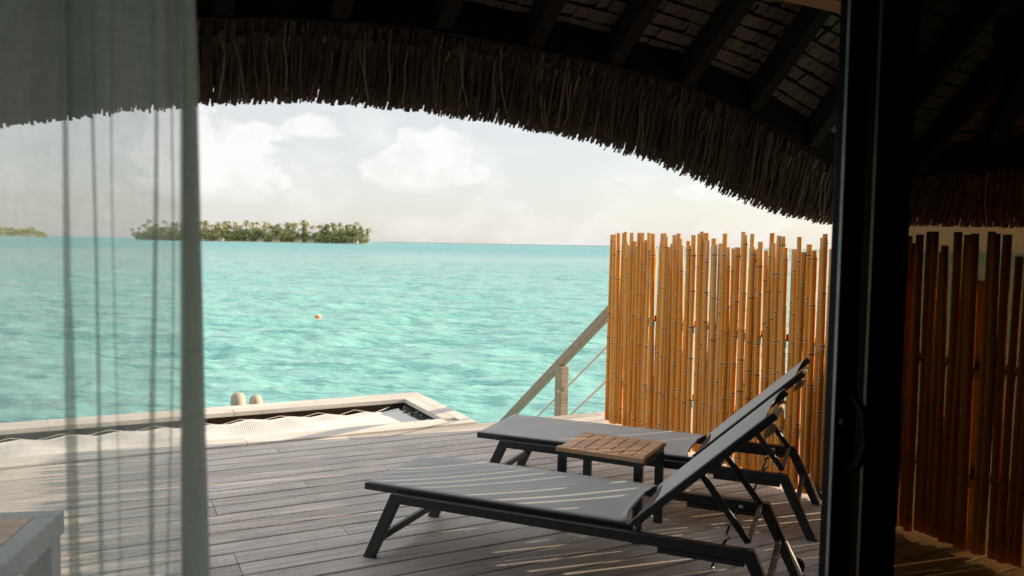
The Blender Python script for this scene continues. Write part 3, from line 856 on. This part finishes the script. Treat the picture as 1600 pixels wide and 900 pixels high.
# ------------------------------------------------------------------ sheer curtain
def build_curtain():
    CY = 1.50
    folds = [(-0.045, 0.0052), (-0.003, 0.0032), (0.028, 0.0012), (0.086, 0.0032), (0.110, 0.0010)]
    root = tag(empty('sheer_curtain', (0.1, CY, 0)), 'translucent grey-green sheer curtain hanging in folds at the left', 'curtain')
    zs = [0.02 + 2.66 * k / 44 for k in range(45)]
    def path_at(z):
        k = max(0, 1 - z / 2.4)
        pts = []
        x = -1.75
        def yb(x): return CY + 0.028 * math.sin(x * 23.0) + 0.012 * math.sin(x * 61 + 1) + 0.004 * noise.noise(Vector((x * 12, z * 1.5, 0)))
        all_f = [(-1.55, 0.01), (-1.30, 0.008), (-1.05, 0.012), (-0.86, 0.008), (-0.66, 0.01), (-0.47, 0.006), (-0.29, 0.008), (-0.16, 0.006)] + folds
        for fx, fwid in all_f:
            wid = fwid * (0.8 + 0.7 * k) * (1 + 0.35 * math.sin(z * 3.1 + fx * 40))
            fx2 = fx + (0.007 * math.sin(z * 2.3 + fx * 31) + 0.003 * math.sin(z * 5.1 + fx * 57)) * (0.4 + k)
            n = max(3, int((fx2 - x) / 0.012))
            for i in range(n): 
                xx = x + (fx2 - wid - x) * i / n; pts.append((xx, yb(xx)))
            # one S fold: over, back and over again
            for sx, dy in ((-1, 0), (-0.3, -0.012), (0.6, -0.020), (1, -0.024), (0.7, -0.030), (0.0, -0.030), (-0.7, -0.031), (-1, -0.037), (-0.6, -0.044), (0.2, -0.046), (1, -0.03)):
                pts.append((fx2 + wid * sx, yb(fx2) + dy))
            x = fx2 + wid * 1.3
        e0 = 0.134 - 0.010 * k; e1 = 0.137 + 0.062 * k + 0.003 * math.sin(z * 3.3 + 1.0) * (0.3 + k)
        n = 12
        for i in range(n):
            xx = x + (e0 - x) * i / n; pts.append((xx, yb(xx)))
        for r_ in range(9):
            a, b_ = (e0, e1) if r_ % 2 == 0 else (e1, e0)
            jig = 0.003 * math.sin(r_ * 2.1 + z * 1.7)
            for i in range(5):
                f = i / 4; pts.append((a + (b_ - a) * f + jig, CY + 0.02 - 0.0065 * r_ - 0.004 * math.sin(math.pi * f)))
        return pts
    rows_ = [path_at(z) for z in zs]
    n = min(len(r) for r in rows_)
    # resample to equal count by index (the counts only differ in the flat runs)
    mb = MB()
    for z, r_ in zip(zs, rows_):
        L = len(r_)
        for i in range(n):
            q = r_[i] if L == n else r_[round(i * (L - 1) / (n - 1))]
            mb.v.append(Vector((q[0], q[1], z)))
    for a in range(len(zs) - 1):
        for i in range(n - 1):
            k = a * n + i; mb.f.append((k, k + 1, k + n + 1, k + n))
    child_build(mb, root, 'cloth', 'sheer', smooth=True)
    mb = MB(); mb.tube([(-1.9, CY - 0.01, 2.70), (2.2, CY - 0.01, 2.70)], 0.014, 10); child_build(mb, root, 'rod', 'door_metal', smooth=True)
build_curtain()

# ------------------------------------------------------------------ sun loungers
DU = Vector((0.637, -0.771, 0)).normalized()
lz = math.atan2(DU.y, DU.x)
def make_lounger(label):
    root = tag(empty('sun_lounger'), label, 'sun lounger', 'sun loungers on the deck')
    W = 0.63
    def bar(name, pts, w, h, mat='frame_metal', side=None, bevel=0.004, parent=root):
        mb = MB(); mb.bar(pts[0], pts[1], w, h, side); return mb.build(name, mat, parent, bevel=bevel)
    # sling seat
    sf = bar('seat_frame', ((0.0, 0.018, 0.352), (1.40, 0.018, 0.352)), 0.034, 0.034)
    bar('seat_frame', ((0.0, W - 0.018, 0.352), (1.40, W - 0.018, 0.352)), 0.034, 0.034)
    bar('foot_bar', ((0.016, 0.036, 0.349), (0.016, W - 0.036, 0.349)), 0.032, 0.030)
    bar('seat_bar', ((1.385, 0.036, 0.335), (1.385, W - 0.036, 0.335)), 0.028, 0.026)
    def sling(f, nu, nv):
        mb = MB()
        for i in range(nu + 1):
            for j in range(nv + 1): mb.v.append(Vector(f(i / nu, j / nv)))
        for i in range(nu):
            for j in range(nv):
                a = i * (nv + 1) + j; mb.f.append((a, a + nv + 1, a + nv + 2, a + 1))
        return mb
    def seat(u, v):
        uu = 0.004 + 1.365 * u
        if u > 0.98: uu -= 0.05 * math.sin(math.pi * v) * (u - 0.98) / 0.02
        return (uu, 0.010 + (W - 0.02) * v, 0.3725 - 0.009 * math.sin(math.pi * v) * min(1, 8 * u + 0.15, 10 * (1 - u) + 0.4))
    o = sling(seat, 50, 12).build('seat_sling', 'sling', root, smooth=True)
    md = o.modifiers.new('t', 'SOLIDIFY'); md.thickness = 0.003
    # leg frames: rail with a slanted leg at each end
    for v, sgn in ((-0.022, -1), (W + 0.022, 1)):
        rail = bar('side_rail', ((0.185, v, 0.325), (1.915, v, 0.325)), 0.040, 0.046)
        if True:
            bar('lower_rail', ((1.52, v, 0.288), (1.885, v, 0.288)), 0.036, 0.026)
    for v in (-0.0225, W + 0.0225):
        mb = MB(); mb.hexa([(0.020, v - 0.0205, 0.0), (0.080, v - 0.0205, 0.0), (0.080, v + 0.0205, 0.0), (0.020, v + 0.0205, 0.0),
                            (0.181, v - 0.0205, 0.349), (0.245, v - 0.0205, 0.349), (0.245, v + 0.0205, 0.349), (0.181, v + 0.0205, 0.349)])
        mb.build('leg', 'frame_metal', root, bevel=0.004)
        mb = MB(); mb.hexa([(2.035, v - 0.0205, 0.0), (2.09, v - 0.0205, 0.0), (2.09, v + 0.0205, 0.0), (2.035, v + 0.0205, 0.0),
                            (1.862, v - 0.0205, 0.349), (1.922, v - 0.0205, 0.349), (1.922, v + 0.0205, 0.349), (1.862, v + 0.0205, 0.349)])
        mb.build('leg', 'frame_metal', root, bevel=0.004)
    bar('leg_brace', ((0.098, 0.0, 0.100), (0.098, W, 0.100)), 0.026, 0.036)
    bar('leg_brace', ((1.975, 0.0, 0.175), (1.975, W, 0.175)), 0.026, 0.036)
    for u in (0.45, 1.0):
        bar('under_bar', ((u, 0.036, 0.325), (u, W - 0.036, 0.325)), 0.026, 0.024)
    # wheels on the far head leg
    for v in (W + 0.062,):
        mb = MB(); pr = [(0.012, -0.016), (0.036, -0.016), (0.040, -0.010), (0.040, 0.010), (0.036, 0.016), (0.012, 0.016)]
        mb.lathe(pr, 18)
        for q in mb.v: q.xyz = (2.055 + q.x, v + q.z, 0.041 + q.y)
        mb.build('wheel', 'rubber', root, smooth=True)
    mb = MB(); mb.hexa([(2.085, W - 0.05, 0.01), (2.095, W - 0.05, 0.01), (2.095, W, 0.01), (2.085, W, 0.01), (2.005, W - 0.05, 0.19), (2.015, W - 0.05, 0.19), (2.015, W, 0.19), (2.005, W, 0.19)])
    mb.build('wheel_bracket', 'bracket_metal', root)
    # backrest
    H = Vector((1.405, 0, 0.372)); T = Vector((1.985, 0, 0.915)); D = (T - H).normalized(); L = (T - H).length
    Nn = Vector((-D.z, 0, D.x))
    bk = bar('backrest_frame', (H + Vector((0, 0.018, 0)), T + Vector((0, 0.018, 0))), 0.034, 0.034)
    bar('backrest_frame', (H + Vector((0, W - 0.018, 0)), T + Vector((0, W - 0.018, 0))), 0.034, 0.034)
    bar('backrest_bar', (H + D * 0.015 + Vector((0, 0.036, 0)), H + D * 0.015 + Vector((0, W - 0.036, 0))), 0.026, 0.024)
    bar('backrest_bar', (H + D * 0.46 - Nn * 0.02 + Vector((0, 0.036, 0)), H + D * 0.46 - Nn * 0.02 + Vector((0, W - 0.036, 0))), 0.026, 0.024)
    def back(u, v):
        s = L * (-0.02 + 1.0 * u)
        if u > 0.9: s -= 0.075 * math.sin(math.pi * v) ** 0.8 * (u - 0.9) / 0.1
        p = H + D * s + Nn * (0.0195 - 0.022 * math.sin(math.pi * v))
        return (p.x, 0.010 + (W - 0.02) * v, p.z)
    o = sling(back, 40, 14).build('backrest_sling', 'sling', root, smooth=True)
    md = o.modifiers.new('t', 'SOLIDIFY'); md.thickness = 0.003
    # pale roll of cloth at the back of the headrest
    def roll_(u, v):
        a = math.pi * (0.15 + 1.0 * u)
        s = L - 0.075 - 0.055 * math.sin(math.pi * v) + 0.045 * math.sin(a)
        p = H + D * s - Nn * (0.012 + 0.035 * (1 - math.cos(a)) * 0.6 + 0.012 * math.sin(math.pi * v))
        return (p.x, 0.035 + (W - 0.07) * v, p.z)
    o = sling(roll_, 10, 14).build('headrest_flap', 'headrest', root, smooth=True)
    md = o.modifiers.new('t', 'SOLIDIFY'); md.thickness = 0.004
    # props holding the backrest up, and the notched rack they sit in
    for v in (0.05, W - 0.05):
        bar('prop', ((1.690, v, 0.615), (1.890, v, 0.352)), 0.014, 0.030)
    bar('prop_bar', ((1.888, 0.06, 0.353), (1.888, W - 0.06, 0.353)), 0.02, 0.02)
    for v in (0.09, W - 0.09):
        mb = MB(); mb.tube([(1.80, v, 0.345), (1.76, v, 0.28), (1.735, v, 0.20)], 0.006, 6)
        rk = mb.build('rack', 'frame_metal', root, smooth=True)
        for q in ((1.80, 0.345), (1.775, 0.30), (1.755, 0.255), (1.735, 0.20)):
            mb = MB(); mb.lathe([(0.004, -0.007), (0.011, -0.004), (0.011, 0.004), (0.004, 0.007)], 8, (q[0], v, q[1])); mb.build('lit_notch', 'bracket_metal', rk, smooth=True)  # pale knobs paint the lit holes of the rack
    return root
l1 = make_lounger('nearer grey sling lounger with raised back and dark metal frame')
l1.location = (1.196, 3.895, 0); l1.rotation_euler = (0, 0, lz)
l2 = make_lounger('farther grey sling lounger standing against the bamboo fence')
l2.location = (2.18, 4.649, 0); l2.rotation_euler = (0, 0, lz)

# ------------------------------------------------------------------ side table
tb = tag(empty('side_table', (2.266, 3.79, 0), math.atan2(-0.417, 0.293)), 'small slatted teak side table with black legs between the two loungers', 'side table')
TL, TW, TH = 0.51, 0.43, 0.47
for k in range(7):
    x0 = 0.008 + (TL - 0.016) * k / 7; x1 = 0.008 + (TL - 0.016) * (k + 1) / 7
    mb = MB(); mb.box(x0 + 0.0035, x1 - 0.0035, 0.045, TW - 0.045, TH - 0.022, TH); 
    mb.build('slat', 'teak', tb, bevel=0.002)
for y0, y1 in ((0.0, 0.0435), (TW - 0.0435, TW)):
    mb = MB(); mb.box(0.0, TL, y0, y1, TH - 0.024, TH + 0.0005); mb.build('edge_slat', 'teak', tb, bevel=0.003)
for x0, x1, y0, y1 in ((0.01, TL - 0.01, 0.01, 0.035), (0.01, TL - 0.01, TW - 0.035, TW - 0.01), (0.01, 0.035, 0.037, TW - 0.037), (TL - 0.035, TL - 0.01, 0.037, TW - 0.037)):
    mb = MB(); mb.box(x0, x1, y0, y1, TH - 0.052, TH - 0.025); mb.build('apron', 'frame_metal', tb)
for x in (0.008, TL - 0.056):
    for y in (0.008, TW - 0.04):
        mb = MB(); mb.box(x, x + 0.048, y, y + 0.032, 0, TH - 0.053); mb.build('leg', 'frame_metal', tb, bevel=0.003)

# ------------------------------------------------------------------ table seen through the curtain
C = Vector((-0.125, 3.46, 0)); e1 = Vector((-0.96, 0.28, 0)).normalized(); e2 = Vector((-e1.y, e1.x, 0))
dt = tag(empty('low_table', (C.x, C.y, 0), math.atan2(e1.y, e1.x)), 'low grey framed table with brown timber top behind the sheer curtain', 'table')
dh = 0.55; DLn, DWd = 1.3, 0.62
for k in range(5):
    mb = MB(); w_ = (DWd - 0.16) / 5; mb.box(0.08, DLn - 0.08, 0.08 + w_ * k + 0.002, 0.08 + w_ * (k + 1) - 0.002, dh - 0.025, dh + 0.002); mb.build('plank', 'teak', dt, bevel=0.002)
for b6 in ((0, DLn, 0, 0.078, dh - 0.09, dh), (0, DLn, DWd - 0.078, DWd, dh - 0.09, dh), (0, 0.078, 0.08, DWd - 0.08, dh - 0.09, dh), (DLn - 0.078, DLn, 0.08, DWd - 0.08, dh - 0.09, dh)):
    mb = MB(); mb.box(*b6); mb.build('frame_rail', 'table_grey', dt, bevel=0.004)
for x in (0.01, DLn - 0.11):
    for y in (0.01, DWd - 0.11):
        mb = MB(); mb.box(x, x + 0.10, y, y + 0.10, 0, dh - 0.091); mb.build('leg', 'table_grey', dt, bevel=0.004)

# ------------------------------------------------------------------ buoy
by = tag(empty('buoy', (7.29, 29.79, SEA + 0.05)), 'small orange and white buoy floating on the lagoon', 'buoy')
mb = MB(); mb.lathe([(0.02, -0.13), (0.09, -0.10), (0.125, -0.02), (0.12, 0.06), (0.115, 0.10)], 16); mb.build('float', 'buoy_orange', by, smooth=True)
mb = MB(); mb.lathe([(0.116, 0.095), (0.10, 0.15), (0.065, 0.19), (0.02, 0.205)], 16); o = mb.build('cap', 'buoy_white', by, smooth=True)
by.rotation_euler = (-0.5, 0.45, 0)

# ------------------------------------------------------------------ islands on the horizon
def dirpix(px, dist):
    d = fw + rt * ((px - 800) / 1244); d = Vector((d.x, d.y, 0)); k = d.dot(Vector((math.sin(yaw), math.cos(yaw), 0)))
    return Vector((d.x * dist / k, d.y * dist / k, SEA))
def add_leaf(mb, vals, c, s, tone, rg):
    n = Vector((rg.gauss(0, 1), rg.gauss(0, 1), rg.gauss(0.3, 1))).normalized()
    a = n.orthogonal().normalized(); b_ = n.cross(a)
    i = len(mb.v)
    mb.v += [c + a * s, c + b_ * s * 0.7, c - a * s, c - b_ * s * 0.7]; mb.f.append((i, i + 1, i + 2, i + 3)); vals += [tone] * 4
def crown_mesh(seed, kind):
    rg = random.Random(seed); mb = MB(); vals = []
    if kind == 'palm':
        top = Vector((rg.uniform(-1.5, 1.5), rg.uniform(-1.5, 1.5), 20))
        for k in range(16):
            a = 6.283 * k / 16 + rg.uniform(-0.2, 0.2); el = rg.uniform(-0.2, 1.2); Ln = rg.uniform(4.5, 6.2)
            tone = rg.uniform(0.25, 1); prev = None
            for q in range(6):
                f = q / 5; rr = Ln * f * math.cos(el * (1 - f * 0.5)); z = Ln * f * math.sin(el) - 3.6 * f * f
                p = top + Vector((rr * math.cos(a), rr * math.sin(a), z)); w = 0.85 * math.sin(math.pi * (0.12 + 0.8 * f))
                sd = Vector((-math.sin(a), math.cos(a), -0.25)) * w; sd2 = Vector((math.sin(a), -math.cos(a), -0.25)) * w
                cur = len(mb.v); mb.v += [p + sd, p, p + sd2]; vals += [tone] * 3
                if prev is not None: mb.f += [(prev, prev + 1, cur + 1, cur), (prev + 1, prev + 2, cur + 2, cur + 1)]
                prev = cur
        return mb.mesh('crown', 'leaf_palm', False, 'tone', vals)
    lobes = []
    H = 15 if kind == 'broad' else 21
    for k in range(11 if kind == 'broad' else 14):
        if kind == 'broad': lobes.append((Vector((rg.gauss(0, 4.2), rg.gauss(0, 4.2), rg.uniform(1.5, H))), rg.uniform(2.0, 3.8)))
        else:
            f = k / 13; sp = 4.6 * (1 - f) ** 0.7 + 0.6
            lobes.append((Vector((rg.gauss(0, 0.6) * sp, rg.gauss(0, 0.6) * sp, 3 + f * (H - 4))), rg.uniform(1.3, 2.6)))
    for c, r in lobes:
        base = rg.uniform(0.05, 0.75)
        for q in range(60):
            d = Vector((rg.gauss(0, 1), rg.gauss(0, 1), rg.gauss(0, 0.8))).normalized() * r * rg.uniform(0.55, 1.12)
            add_leaf(mb, vals, c + d, rg.uniform(0.5, 1.05), max(0, min(1, base + rg.uniform(-0.2, 0.35))), rg)
    return mb.mesh('crown', 'leaf_broad' if kind == 'broad' else 'leaf_pine', False, 'tone', vals)
def trunk_mesh(seed, kind):
    rg = random.Random(seed); mb = MB()
    if kind == 'palm':
        dx, dy = rg.uniform(-1.5, 1.5), rg.uniform(-1.5, 1.5); rg2 = random.Random(seed); top = Vector((rg2.uniform(-1.5, 1.5), rg2.uniform(-1.5, 1.5), 20))
        mb.tube([(0, 0, 0), (top.x * 0.2, top.y * 0.2, 7), (top.x * 0.55, top.y * 0.55, 14), tuple(top)], [0.35, 0.26, 0.22, 0.2], 7)
    else:
        h = 9 if kind == 'broad' else 17
        mb.tube([(0, 0, 0), (0.2, 0.1, h * 0.5), (0.1, 0.3, h)], [0.5, 0.35, 0.15], 7)
        for k in range(5):
            a = rg.uniform(0, 6.28); z = h * rg.uniform(0.35, 0.8)
            mb.tube([(0.1, 0.1, z), (2.4 * math.cos(a), 2.4 * math.sin(a), z + 2.2)], [0.2, 0.07], 5)
    return mb.mesh('trunk', 'trunk', True)
protos = {k: [(crown_mesh(s, k), trunk_mesh(s, k)) for s in ss] for k, ss in (('palm', (1, 2, 3, 4)), ('broad', (5, 6, 7, 8)), ('pine', (9, 10, 11)))}
LAB = {'palm': ('coconut palm rising above the trees of the low green island', 'palm tree', 'coconut palms on the island', 'palm_tree'),
       'broad': ('round leafy tree in the dark green belt of the low island', 'tree', 'leafy trees on the island', 'leafy_tree'),
       'pine': ('tall feathery ironwood tree on the low green island', 'tree', 'ironwood trees on the island', 'ironwood_tree')}
ID = 1000.0
rg = random.Random(21)
ORD = {}
NTH = ('first', 'second', 'third', 'fourth', 'fifth', 'sixth', 'seventh', 'eighth', 'ninth', 'tenth')
PINE = ['%s feathery ironwood tree counted from the left of the green island' % NTH[k] for k in range(9)] + ['small ironwood tree at the right tip of the green island']
def plant(kind, px, dd, s):
    p = dirpix(px, ID + dd); cm, tm = protos[kind][rg.randrange(len(protos[kind]))]
    lab = LAB[kind]
    zone = 'left end' if px < 318 else 'middle' if px < 470 else 'right end'
    if kind == 'broad' and s < 0.65: text = 'low bushy tree on the shore at the %s of the green island' % zone
    elif kind == 'broad': text = 'round leafy tree in the green belt at the %s of the island' % zone
    elif kind == 'palm': text = 'coconut palm rising above the trees at the %s of the island' % zone
    else:
        ORD['pine'] = ORD.get('pine', 0) + 1
        text = PINE[ORD['pine'] - 1]
    root = tag(empty(lab[3], (p.x, p.y, SEA + 0.4), rg.uniform(0, 6.28)), text, lab[1], lab[2])
    root.scale = (s, s, s * rg.uniform(0.92, 1.08))
    link('crown', cm, root); link('trunk', tm, root)
# island ground
def isle(p0, p1, depth, dist, name, label, hgt):
    mb = MB(); n = 40
    rows_ = [(-depth * 0.5, 0.0), (-depth * 0.42, 0.5), (-depth * 0.3, hgt), (depth * 0.3, hgt), (depth * 0.5, 0.0)]
    for i in range(n + 1):
        f = i / n; env = math.sin(math.pi * min(1, max(0, f))) ** 0.25
        for d, h in rows_:
            q = dirpix(p0 + (p1 - p0) * f, dist + d * env + 4 * noise.noise(Vector((f * 9, d, 0))))
            mb.v.append(Vector((q.x, q.y, SEA - 0.3 + (h + 0.3) * env)))
    m_ = len(rows_)
    for i in range(n):
        for k in range(m_ - 1):
            a = i * m_ + k; mb.f.append((a, a + 1, a + m_ + 1, a + m_))
    o = mb.build(name, 'sand', smooth=True); tag(o, label, kind='structure'); return o
isle(205, 590, 90, ID, 'island', 'low sandy island with trees on the horizon', 1.2)
px = 216
while px < 566:
    plant('broad', px + rg.uniform(-2, 2), rg.uniform(-26, -8), rg.uniform(0.78, 1.12) * (0.85 if px < 235 else 1)); px += 7.5
px = 214
while px < 572:
    plant('broad', px + rg.uniform(-2, 2), rg.uniform(-36, -30), rg.uniform(0.38, 0.62)); px += 8
px = 224
while px < 560:
    plant('broad' if rg.random() < 0.6 else 'palm', px + rg.uniform(-3, 3), rg.uniform(0, 25), rg.uniform(0.95, 1.2)); px += 9.5
for px in (232, 246, 259, 270, 284, 296, 305, 314, 322, 333, 341, 350, 358, 366, 377, 384, 395, 401, 412, 421, 430, 438, 446, 452, 463, 473):
    plant('palm', px, rg.uniform(-18, 22), rg.uniform(0.92, 1.22))
for px, s in ((352, 1.15), (452, 1.12), (475, 1.08), (511, 1.15), (522, 1.12), (534, 0.95), (541, 1.03), (553, 0.98), (563, 1.0), (573, 0.8)):
    plant('pine', px, rg.uniform(-16, 5), s)
for px, s in ((503, 1.28), (517, 1.36), (531, 1.2), (548, 1.22), (562, 1.12)):
    plant('broad', px, rg.uniform(-22, -8), s)
huts = [(346, -40, 6), (407, -38, 7), (431, -38, 9), (466, -37, 8), (484, -37, 7), (556, -38, 5)]
for k, (px, dd, w_) in enumerate(huts):
    p = dirpix(px, ID + dd); h_ = tag(empty('beach_hut', (p.x, p.y, SEA + 0.5), -yaw + rg.uniform(-0.3, 0.3)), '%s tiny pale beach hut from the left on the island shore' % NTH[k], 'hut', 'huts on the island shore')
    mb = MB(); mb.box(-w_ / 2, w_ / 2, -2, 2, 0, 2.6); mb.build('wall', 'hut_wall', h_)
    mb = MB(); i = 0; mb.v += [Vector(q) for q in ((-w_ / 2 - 0.6, -2.8, 2.5), (w_ / 2 + 0.6, -2.8, 2.5), (w_ / 2 + 0.6, 2.8, 2.5), (-w_ / 2 - 0.6, 2.8, 2.5), (-w_ / 2 + 1.2, 0, 4.8), (w_ / 2 - 1.2, 0, 4.8))]
    mb.f += [(0, 1, 5, 4), (1, 2, 5), (2, 3, 4, 5), (3, 0, 4), (3, 2, 1, 0)]; mb.build('roof', 'hut_roof', h_)
# farther islet behind the curtain, one mass of trees
isle(-60, 76, 120, 1500, 'island', 'farther flat islet at the left behind the curtain', 1.0)
mb = MB(); vals = []
for k in range(2600):
    px = rg.uniform(-55, 74); env = min(1, (76 - px) / 16)
    hh = (15 + 6 * noise.noise(Vector((px * 0.09, 0, 5)))) * max(0.25, env)
    q = dirpix(px, 1500 + rg.uniform(-40, 30)); z = SEA + 1 + hh * rg.random() ** 0.6
    add_leaf(mb, vals, Vector((q.x, q.y, z)), rg.uniform(1.2, 2.4), rg.random(), rg)
o = mb.build('woodland', 'leaf_pine', attr='tone', vals=vals)  # lighter leaf colour stands in for distance haze
tag(o, 'distant woodland on the far left islet', 'woodland', kind='stuff')
# thin dark line of the barrier reef to the right of the island
mb = MB()
for k in range(41):
    px = 600 + 760 * k / 40; a = dirpix(px, 3900); b_ = dirpix(px, 4000)
    mb.v += [a + Vector((0, 0, 0)), Vector((a.x, a.y, SEA + 2.0 + 1.0 * noise.noise(Vector((k * 0.7, 0, 0))))), Vector((b_.x, b_.y, SEA))]
for k in range(40):
    a = 3 * k; mb.f += [(a, a + 3, a + 4, a + 1), (a + 1, a + 4, a + 5, a + 2)]
tag(mb.build('reef', 'reef'), 'thin line of barrier reef on the horizon', kind='structure')
